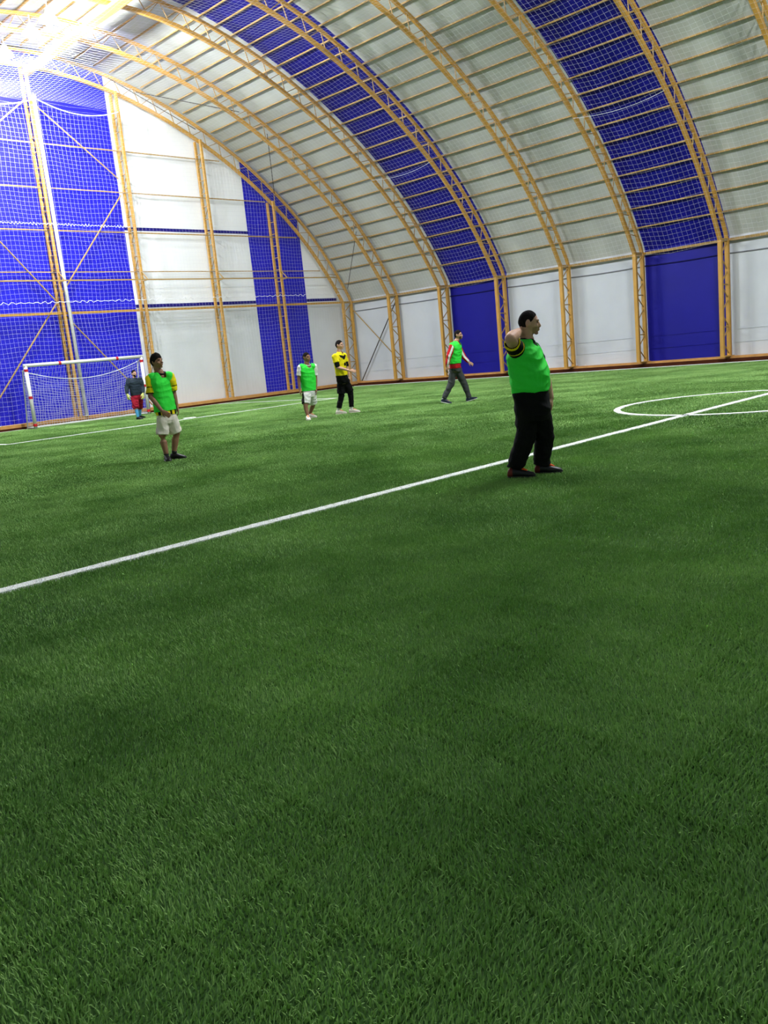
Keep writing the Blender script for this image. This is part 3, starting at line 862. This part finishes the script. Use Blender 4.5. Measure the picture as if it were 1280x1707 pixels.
        for f_ in bm.faces:
            q = f_.calc_center_median()-nz
            a_, b_ = q.dot(fw)-sc, q.dot(sd)
            if q.z > -.10 and (a_/(rn*1.05+sc*.6))**2+(b_/rn)**2 < 1: kill.append(f_)
        bmesh.ops.delete(bm, geom=kill, context='FACES'); bm.to_mesh(me); bm.free()
        wrinkle(me, gspec.get('wr', .006), g0)
        pred = gspec['pred'](J, D, arms, rings, fw, sd, UP) if 'pred' in gspec else None
        put(gspec['name'], me, gspec['mat'], T, pred, gspec.get('label'))
    if S.get('collar'):
        mb = MB(); cm, crad = S['collar']
        c0 = nz+UP*S.get('collar_z', 0.0)
        pts = [c0+fw*(crad*1.05*math.cos(a))+sd*(crad*1.15*math.sin(a))-UP*(0.035*max(0, math.cos(a))) for a in [2*math.pi*i/28 for i in range(28)]]
        mb.tube(pts, .011, 8, closed=True); put('collar', mb.mesh('collar', []), cm, T)
    for gspec in S['bottoms']:
        mb = MB(); torso(mb, 0, gspec['i1']+1, gspec['grow'])
        planes = []
        for (hip, knee, ank, fd, l) in legs:
            R4 = gspec['r']; t = gspec['len']
            pts = [hip+UP*.04, hip.lerp(knee, .5), knee, knee.lerp(ank, .5), ank-UP*.01]
            if t <= 1: pts = [hip+UP*.04, hip.lerp(knee, t*.5), hip.lerp(knee, t)]; rr = [R4[0], (R4[0]+R4[1])/2, R4[1]]
            elif t < 2: pts = [hip+UP*.04, hip.lerp(knee, .5), knee, knee.lerp(ank, t-1)]; rr = [R4[0], (R4[0]+R4[1])/2, R4[1], R4[2]]
            else: rr = [R4[0], (R4[0]+R4[1])/2, R4[1], (R4[1]+R4[2])/2, R4[2]]
            mb.tube(pts, rr, 18)
        me = remesh(mb, vox*1.1, 4)
        cut(me, [(rings[gspec['i1']-1][0]+UP*0.018, UP)])
        wrinkle(me, gspec.get('wr', .007), g0)
        pred = gspec['pred'](J, D, arms, rings, fw, sd, UP) if 'pred' in gspec else None
        put(gspec['name'], me, gspec['mat'], T, pred)
    # ---- socks, shoes, gloves
    for (hip, knee, ank, fd, l) in legs:
        if S.get('sock'):
            sm_, t = S['sock']
            mb = MB(); a0 = ank.lerp(knee, t); mb.tube([a0, a0.lerp(ank, .5)-fd*.004, ank+UP*.01, ank-UP*.05], [.058 if t > .5 else .046, .054 if t > .5 else .044, .044, .042], 14); put('sock', mb.mesh('sock', []), sm_, T)
        pit = math.radians(l.get('pitch', 0)); z0 = l.get('z', 0.0)
        f3 = fd*math.cos(pit)+UP*math.sin(pit); u3 = UP*math.cos(pit)-fd*math.sin(pit); s3 = UP.cross(fd)
        Ls = S.get('shoe_len', .285)
        heel = V((ank.x, ank.y, 0.006+z0))-f3*0.075
        for nm in ('shoe',):
            R_ = []; R2 = []
            for t, wv, hv in SHOE:
                c = heel+f3*(t*Ls)
                R_.append([c+s3*(wv*math.copysign(abs(math.cos(q))**.8, math.cos(q)))+u3*(max(0.012, hv/2*(1+math.sin(q)))) for q in [2*math.pi*i/16 for i in range(16)]])
                R2.append([c+s3*(wv*1.06*x_)+u3*y_ for x_, y_ in ((1, .0), (1, .016), (-1, .016), (-1, .0))])
            mb = MB(); mb.rings(R_); so = put('shoe', mb.mesh('shoe', []), S['shoe'], T, (lambda p: 1 if S.get('heelcol') and (p-heel).dot(f3) < .05 else 0))
            mb = MB(); mb.rings(R2); put('sole', mb.mesh('sole', []), S.get('sole', M_black), so)
            if S.get('laces'):
                mb = MB()
                pts = [heel+f3*(t*Ls)+u3*(h+.004) for t, h in ((.36, .104), (.46, .094), (.56, .082), (.66, .070))]
                mb.tube(pts, [.026, .028, .026, .018], 10, flat=.5, round_caps=True, ref=u3); put('laces', mb.mesh('laces', []), S['laces'], so)
    for sh, el, wr, a in arms:
        if a.get('glove'):
            mb = MB(); hand(mb, wr, a, D, UP, 1.35); d = (wr-el).normalized(); mb.tube([wr-d*.05, wr+d*.02], [.04, .04], 12)
            put('glove', remesh(mb, .009, 2), a['glove'], T)
    return T

def hand(mb, wr, a, D, UP, k=1.0):
    """palm, four bent fingers of different length and a thumb; a['hd'] pointing direction, a['pn'] back-of-hand normal"""
    hx, hy, hz = a.get('hdir', (0, 0, -1)); vr, vf = D(0), D(90)
    d = (vr*hx+vf*hy+UP*hz).normalized()
    nx, ny, nz = a.get('pn', (0, -1, 0)); n = vr*nx+vf*ny+UP*nz; n = (n-d*n.dot(d)).normalized()
    s = n.cross(d)*a.get('thumb', 1)
    curl = a.get('curl', 0.5)
    P = lambda x, y, z: wr+(d*x+s*y+n*z)*k
    mb.rings([[P(x, w_*math.cos(q), h_*math.sin(q)) for q in [2*math.pi*i/14 for i in range(14)]] for x, w_, h_ in ((-.02, .026, .022), (.01, .030, .019), (.045, .040, .018), (.080, .042, .015), (.095, .036, .010))])
    for i, (y, L_) in enumerate(((.031, .070), (.011, .078), (-.010, .073), (-.030, .056))):
        p = V((.085, y, 0)); ang = 0.25*curl; pts = [P(*p)]
        for seg in (.45, .32, .23):
            p = p+V((math.cos(ang)*L_*seg, y*0.06, -math.sin(ang)*L_*seg)); pts.append(P(*p)); ang += curl*0.75
        mb.tube(pts, [.0098*k, .0092*k, .0088*k, .0078*k], 8, round_caps=True)
    mb.tube([P(.02, .025, -.004), P(.045, .050, -.010), P(.072, .060, -.018), P(.092, .058, -.028)], [.013*k, .0115*k, .010*k, .0085*k], 8, round_caps=True)

M_hair = mat('dark_hair', (30, 25, 23), 0.9, 0.1, bump=0.6, bscale=60)
M_eye = mat('dark_eye', (30, 22, 20), 0.25, 0.5)
M_stub2 = mat('faint_stubble', (172, 130, 110), 0.8, 0.2)
M_stub = mat('stubble', (112, 84, 70), 0.8, 0.2)
SK1 = mat('skin_tan', (188, 142, 116), 0.55, 0.3, var=0.06, scale=14)
SK2 = mat('skin_brown', (150, 108, 84), 0.55, 0.3, var=0.06, scale=14)
SK3 = mat('skin_light', (204, 158, 132), 0.55, 0.3, var=0.06, scale=14)
M_bib = mat('green_bib', (58, 226, 70), 0.75, 0.15, bump=0.5, bscale=7, bdist=0.03)
M_yshirt = mat('yellow_shirt', (236, 216, 24), 0.75, 0.15, bump=0.4, bscale=9)
M_wht = mat('white_cloth', (232, 230, 226), 0.8, 0.15, bump=0.4, bscale=9)
M_cream = mat('cream_shorts', (226, 216, 204), 0.8, 0.15, bump=0.5, bscale=9)
M_redc = mat('red_sweatshirt', (186, 30, 38), 0.8, 0.15, bump=0.4, bscale=9)
M_grey = mat('charcoal_trousers', (72, 74, 76), 0.85, 0.1, bump=0.5, bscale=9)
M_navy = mat('dark_slate_sweater', (46, 56, 66), 0.85, 0.1, bump=0.5, bscale=9)
M_crim = mat('crimson_shorts', (150, 26, 46), 0.8, 0.15, bump=0.5, bscale=9)
M_sky = mat('sky_blue_sock', (92, 172, 222), 0.85, 0.1)
M_glove = mat('pale_yellow_glove', (226, 226, 140), 0.7, 0.2)
M_blackshoe = mat('black_shoe', (24, 24, 26), 0.45, 0.4)
M_orange = mat('orange_lace', (236, 92, 34), 0.7, 0.2)
M_rust = mat('dark_red_heel', (110, 36, 28), 0.6, 0.3)
M_wshoe = mat('white_shoe', (236, 226, 214), 0.5, 0.4)
M_peach = mat('peach_lace', (232, 160, 120), 0.6, 0.3)
M_nshoe = mat('navy_shoe', (34, 44, 66), 0.5, 0.4)

# predicates colouring the cloth
def pred_man(J, D, arms, rings, fw, sd, UP):
    sh, el = arms[0][0], arms[0][1]; d = (el-sh); L_ = d.length; d = d/L_
    def f(p):
        t = (p-sh).dot(d)/L_
        rr = ((p-sh)-d*(p-sh).dot(d)).length
        if (0.066 < rr < 0.1 and 0.64 < t < 0.69) or (rr < .1 and 0.20 < t < 0.26): return 1
        return 0
    return f
def pred_stripes(J, D, arms, rings, fw, sd, UP):
    c = rings[2][0]
    def f(p):
        for sh, el, wr, a in arms:
            d = (el-sh); L_ = d.length; d = d/L_; t = (p-sh).dot(d)/L_
            if ((p-sh)-d*(p-sh).dot(d)).length < 0.085 and t > 0.3: return 1 if (t > 0.83 or 0.50 < t < 0.55) else 0
        if p.z > c.z+0.05: return 0
        q = p-c; a = math.atan2(q.dot(sd), q.dot(fw))
        return 1 if math.sin(a*9+0.8) > 0.1 else 0
    return f
def pred_chevron(J, D, arms, rings, fw, sd, UP):
    c = rings[-3][0]
    def f(p):
        q = p-c; y = q.dot(sd); z = q.z
        if q.dot(fw) > 0.03 and abs(y) < 0.14 and -0.115+abs(y)*0.5 < z < -0.02+abs(y)*0.25: return 1
        if q.dot(fw) > 0.03 and -0.26 < z < -0.18 and -0.03 < y < 0.10: return 1
        return 0
    return f
def pred_sleeve_stripe(J, D, arms, rings, fw, sd, UP):
    def f(p):
        for sh, el, wr, a in arms:
            for p0, p1 in ((sh, el), (el, wr)):
                d = p1-p0; L_ = d.length; d = d/L_; t = (p-p0).dot(d)
                r = (p-p0)-d*t
                if -0.06 < t < L_+0.02 and r.length < 0.09:
                    o_ = (D(-90)*0.9+D(0)*0.3); o_ = (o_-d*o_.dot(d)).normalized()
                    if r.dot(o_) > 0 and abs(r.dot(d.cross(o_))) < 0.024: return 1
        return 0
    return f
def pred_side(J, D, arms, rings, fw, sd, UP):
    def f(p):
        q = p-rings[1][0]
        return 1 if q.dot(D(0)) < -0.135 else 0
    return f

person(dict(label='man in green bib and black trousers standing with one hand behind his neck', at=(889, 794), skin=SK3, vox=.0065, face=-14, hface=4, head=(880.5, 538.5), hscale=1.02, hpitch=-4, hair='short', beard=M_stub2, nr=.068,
  rings=[(888, 700, .150, .150), (887.5, 683, .172, .174), (884, 653, .172, .164), (884, 634, .184, .176), (882, 622, .186, .178), (878.5, 610, .186, .174), (875, 595, .188, .164), (874.5, 581, .180, .124), (875.5, 572.5, .125, .085), (877.5, 565.5, .070, .070)],
  arms=[dict(j=[(861, 583, -.14), (850.5, 565, -.40), (864.5, 553, -.10)], hdir=(.30, .95, .05), pn=(-.9, .3, .2), curl=.9, r=(.064, .056, .056, .038)),
        dict(j=[(888, 584, .19), (909, 624, .22), (918, 663, .14)], hdir=(.05, 0, -1), pn=(1, 0, 0), curl=.8, thumb=-1, r=(.056, .047, .042, .031))],
  legs=[dict(hip=(878, 694), knee=(877, 725), foot=(859, 797), dir=-12), dict(hip=(899, 694), knee=(907.5, 728), foot=(904, 790), dir=-8)],
  tops=[dict(name='shirt', i0=2, grow=.006, sleeve=.68, sr=.022, mat=[M_black, M_yshirt], neck=.012, scoop=-.3, pred=pred_man, rn=.072, sc=.0, hem=(886, 656)),
        dict(name='bib', i0=2, grow=.016, cap=False, rn=.088, sc=.012, wr=.010, mat=M_bib, neck=-.012, scoop=-.35, hem=(886, 652.5))],
  collar=(M_black, .072), collar_z=.004,
  bottoms=[dict(name='trousers', i1=3, grow=.010, len=2, r=(.118, .106, .084), mat=M_black)],
  shoe=[M_blackshoe, M_rust], heelcol=True, laces=M_orange, sole=M_blackshoe))

person(dict(label='young player in green bib, striped yellow shirt and cream shorts walking towards the camera', at=(288, 767), skin=SK2, vox=.0068, face=-52, hface=-38, head=(260.5, 603), hscale=1.0, hair='full', quiff=.5, hpitch=6,
  rings=[(279, 708, .120, .095), (278, 697, .155, .112), (275.5, 682, .168, .115), (272, 664, .160, .108), (269.5, 650, .168, .112), (267.5, 638, .178, .110), (266.5, 629.5, .165, .085), (266, 624.5, .105, .066), (265.5, 619.5, .058, .054)],
  arms=[dict(j=[(250.5, 632, -.03), (251, 661, -.10), (270, 685, -.22)], hdir=(.8, -.2, -.65), pn=(-.3, -.9, .2), curl=.55, thumb=-1), dict(j=[(284, 629, .03), (289.5, 655, .06), (295, 677, .02)], hdir=(.1, -.05, -1), pn=(1, 0, 0), curl=.6)],
  legs=[dict(hip=(271.5, 701), knee=(270.5, 727), foot=(279, 769), dir=-80, r=(.085, .060, .060, .040)), dict(hip=(284.5, 699), knee=(294.5, 723), foot=(292, 766), dir=-28, r=(.085, .060, .060, .040))],
  tops=[dict(name='shirt', i0=1, grow=.010, sleeve=.86, sr=.026, mat=[M_yshirt, M_black], neck=.008, scoop=-.4, pred=pred_stripes, hem=(277, 691)),
        dict(name='bib', i0=1, grow=.022, cap=True, rn=.082, sc=.022, mat=M_bib, neck=-.006, scoop=-.36, hem=(276, 684.5), hemtilt=.06)],
  collar=(M_black, .072), collar_z=-.008,
  bottoms=[dict(name='shorts', i1=3, grow=.004, len=.92, r=(.108, .102, .1), mat=M_cream)],
  sock=(M_blackshoe, .14), shoe=[M_blackshoe], sole=M_blackshoe))

person(dict(label='shorter player in green bib over white shirt and white shorts with black side stripe', at=(517, 699), skin=SK2, vox=.008, face=-58, hface=-40, head=(510.5, 596), hair='crop', hscale=.98,
  rings=[(516, 662, .120, .10), (515.5, 656, .155, .115), (515, 648, .165, .12), (514, 637, .165, .12), (513, 627, .172, .12), (512.3, 618, .182, .115), (512, 612.5, .165, .09), (512, 609.5, .10, .07), (511.5, 606.5, .058, .055)],
  arms=[dict(j=[(501, 613.5, -.04), (498, 632, -.06), (499.5, 650, -.10)], hdir=(.05, 0, -1), pn=(-1, 0, 0), curl=.7), dict(j=[(523, 611.5, .04), (526, 631, .06), (527, 648, .0)], hdir=(.0, 0, -1), pn=(1, 0, 0), curl=.7, thumb=-1)],
  legs=[dict(hip=(511, 659), knee=(509.5, 677), foot=(513.5, 700.5), dir=-82), dict(hip=(519.5, 658), knee=(522, 675), foot=(518, 697), dir=-45)],
  tops=[dict(name='shirt', i0=2, grow=.010, sleeve=.72, sr=.026, mat=[M_wht], neck=.010, scoop=-.4, hem=(515, 653)),
        dict(name='bib', i0=1, grow=.022, cap=True, rn=.082, sc=.022, mat=M_bib, neck=-.012, scoop=-.40, hem=(515, 651))],
  collar=(M_wht, .070), collar_z=-.010,
  bottoms=[dict(name='shorts', i1=3, grow=.004, len=.80, r=(.112, .106, .1), mat=[M_wht, M_black], pred=pred_side)],
  shoe=[M_wshoe], sole=M_wshoe, laces=M_peach))

person(dict(label='player in yellow shirt with black chevron, black shorts and leggings, one forearm raised', at=(578, 690), skin=SK3, vox=.008, face=-30, hface=-22, head=(565.3, 575.5), hair='crop', hscale=1.0,
  rings=[(571.5, 640, .120, .105), (571, 634, .155, .12), (569.5, 626, .158, .115), (568, 615, .158, .112), (566.5, 606, .165, .115), (566, 597.5, .178, .11), (566, 592.5, .165, .085), (566, 589.5, .10, .066), (566, 586.5, .056, .054)],
  arms=[dict(j=[(558.5, 595, -.13), (563, 612.5, -.18), (583, 618, -.24)], hdir=(.95, -.1, -.2), pn=(0, -.9, .3), curl=.35), dict(j=[(573, 593.5, .14), (578, 611, .17), (582.5, 628, .14)], hdir=(.2, 0, -1), pn=(1, 0, 0), curl=.6, thumb=-1)],
  legs=[dict(hip=(568.3, 637), knee=(569, 659), foot=(565, 691), dir=-12, r=(.075, .05, .046, .034)), dict(hip=(575, 636), knee=(584.5, 656), foot=(587, 688.5), dir=-10, r=(.075, .05, .046, .034))],
  tops=[dict(name='undershirt', i0=3, grow=.004, sleeve=.98, sr=.010, mat=[M_black], neck=.0, hem=(569, 620)),
        dict(name='shirt', i0=2, grow=.014, sleeve=.55, sr=.028, rn=.066, sc=.006, mat=[M_yshirt, M_black], neck=.008, scoop=-.35, pred=pred_chevron, hem=(569, 627.5))],
  bottoms=[dict(name='leggings', i1=3, grow=.0, len=1.86, r=(.095, .076, .064), mat=M_black), dict(name='shorts', i1=3, grow=.010, len=.86, r=(.112, .104, .1), mat=M_black)],
  sock=(M_wht, .32), shoe=[M_wshoe], sole=M_wshoe, laces=M_peach))

person(dict(label='player in green bib over red sweatshirt and charcoal trousers striding to the right', at=(763, 672), skin=SK1, vox=.008, face=-16, hface=-14, head=(763.3, 558.5), hair='crop', beard=M_stub, hscale=.98,
  rings=[(759.5, 620, .120, .115), (759, 614, .150, .128), (758.3, 606, .155, .125), (758.5, 596, .160, .125), (759.5, 587, .170, .125), (760, 579.5, .178, .115), (760, 574.5, .160, .088), (760, 571.5, .10, .066), (760.7, 568.5, .056, .054)],
  arms=[dict(j=[(753.5, 577.5, -.14), (747.5, 595, -.20), (745, 611, -.18)], hdir=(-.15, 0, -1), pn=(-.6, -.8, 0), curl=.6, r=(.054, .046, .04, .03)), dict(j=[(763, 577, .15), (772.5, 594, .17), (781, 603.5, .12)], hdir=(.75, -.1, -.5), pn=(0, -.6, .6), curl=.9, thumb=-1, r=(.054, .046, .04, .03))],
  legs=[dict(hip=(756, 617), knee=(751.5, 641), foot=(740, 674), dir=-10, z=.035, pitch=-16), dict(hip=(762, 617), knee=(774, 640), foot=(782.5, 669.5), dir=-6, pitch=12, z=.01)],
  tops=[dict(name='sweatshirt', i0=1, grow=.008, sleeve=2, sr=.018, rn=.060, sc=.0, mat=[M_redc, M_wht], neck=.022, scoop=-.2, pred=pred_sleeve_stripe, hem=(758.5, 614.5)),
        dict(name='bib', i0=2, grow=.024, cap=True, rn=.082, sc=.022, mat=M_bib, neck=-.014, scoop=-.35, hem=(758.5, 606))],
  bottoms=[dict(name='trousers', i1=3, grow=.001, len=2, r=(.108, .082, .062), mat=M_grey)],
  sock=(M_wht, .12), shoe=[M_nshoe], sole=M_wht))

person(dict(label='goalkeeper in dark sweater, crimson shorts, sky blue socks and pale gloves before the goal', at=(231.5, 699.5), skin=SK3, vox=.009, face=-62, hface=-58, head=(223.2, 622.8), hair='crop', beard=M_hair, hscale=.98,
  rings=[(228, 666, .120, .11), (227.5, 663, .165, .125), (227, 657, .178, .13), (226, 650, .180, .13), (225, 643, .188, .13), (224.3, 637, .192, .12), (224, 633.5, .172, .092), (224, 631.8, .11, .07), (223.8, 629.8, .060, .058)],
  arms=[dict(j=[(215, 634, -.02), (211.3, 646, -.06), (212, 657.5, -.16)], hdir=(.15, -.2, -1), pn=(-.7, -.7, 0), curl=.7, glove=M_glove, r=(.06, .05, .044, .032)), dict(j=[(233.3, 633, .03), (238, 645.5, .0), (238.5, 655.5, -.12)], hdir=(-.1, -.2, -1), pn=(.7, -.7, 0), curl=.7, glove=M_glove, thumb=-1, r=(.06, .05, .044, .032))],
  legs=[dict(hip=(224, 664), knee=(226.5, 679.5), foot=(231, 700), dir=-48), dict(hip=(232, 663.5), knee=(233, 678.5), foot=(234, 697.5), dir=-30)],
  tops=[dict(name='sweater', i0=1, grow=.014, sleeve=2, sr=.026, rn=.062, sc=.0, mat=[M_navy], neck=.03, scoop=-.1, hem=(227, 658.5))],
  bottoms=[dict(name='shorts', i1=3, grow=.006, len=1.10, r=(.125, .115, .105), mat=M_crim)],
  sock=(M_sky, .80), shoe=[M_blackshoe], sole=M_blackshoe))
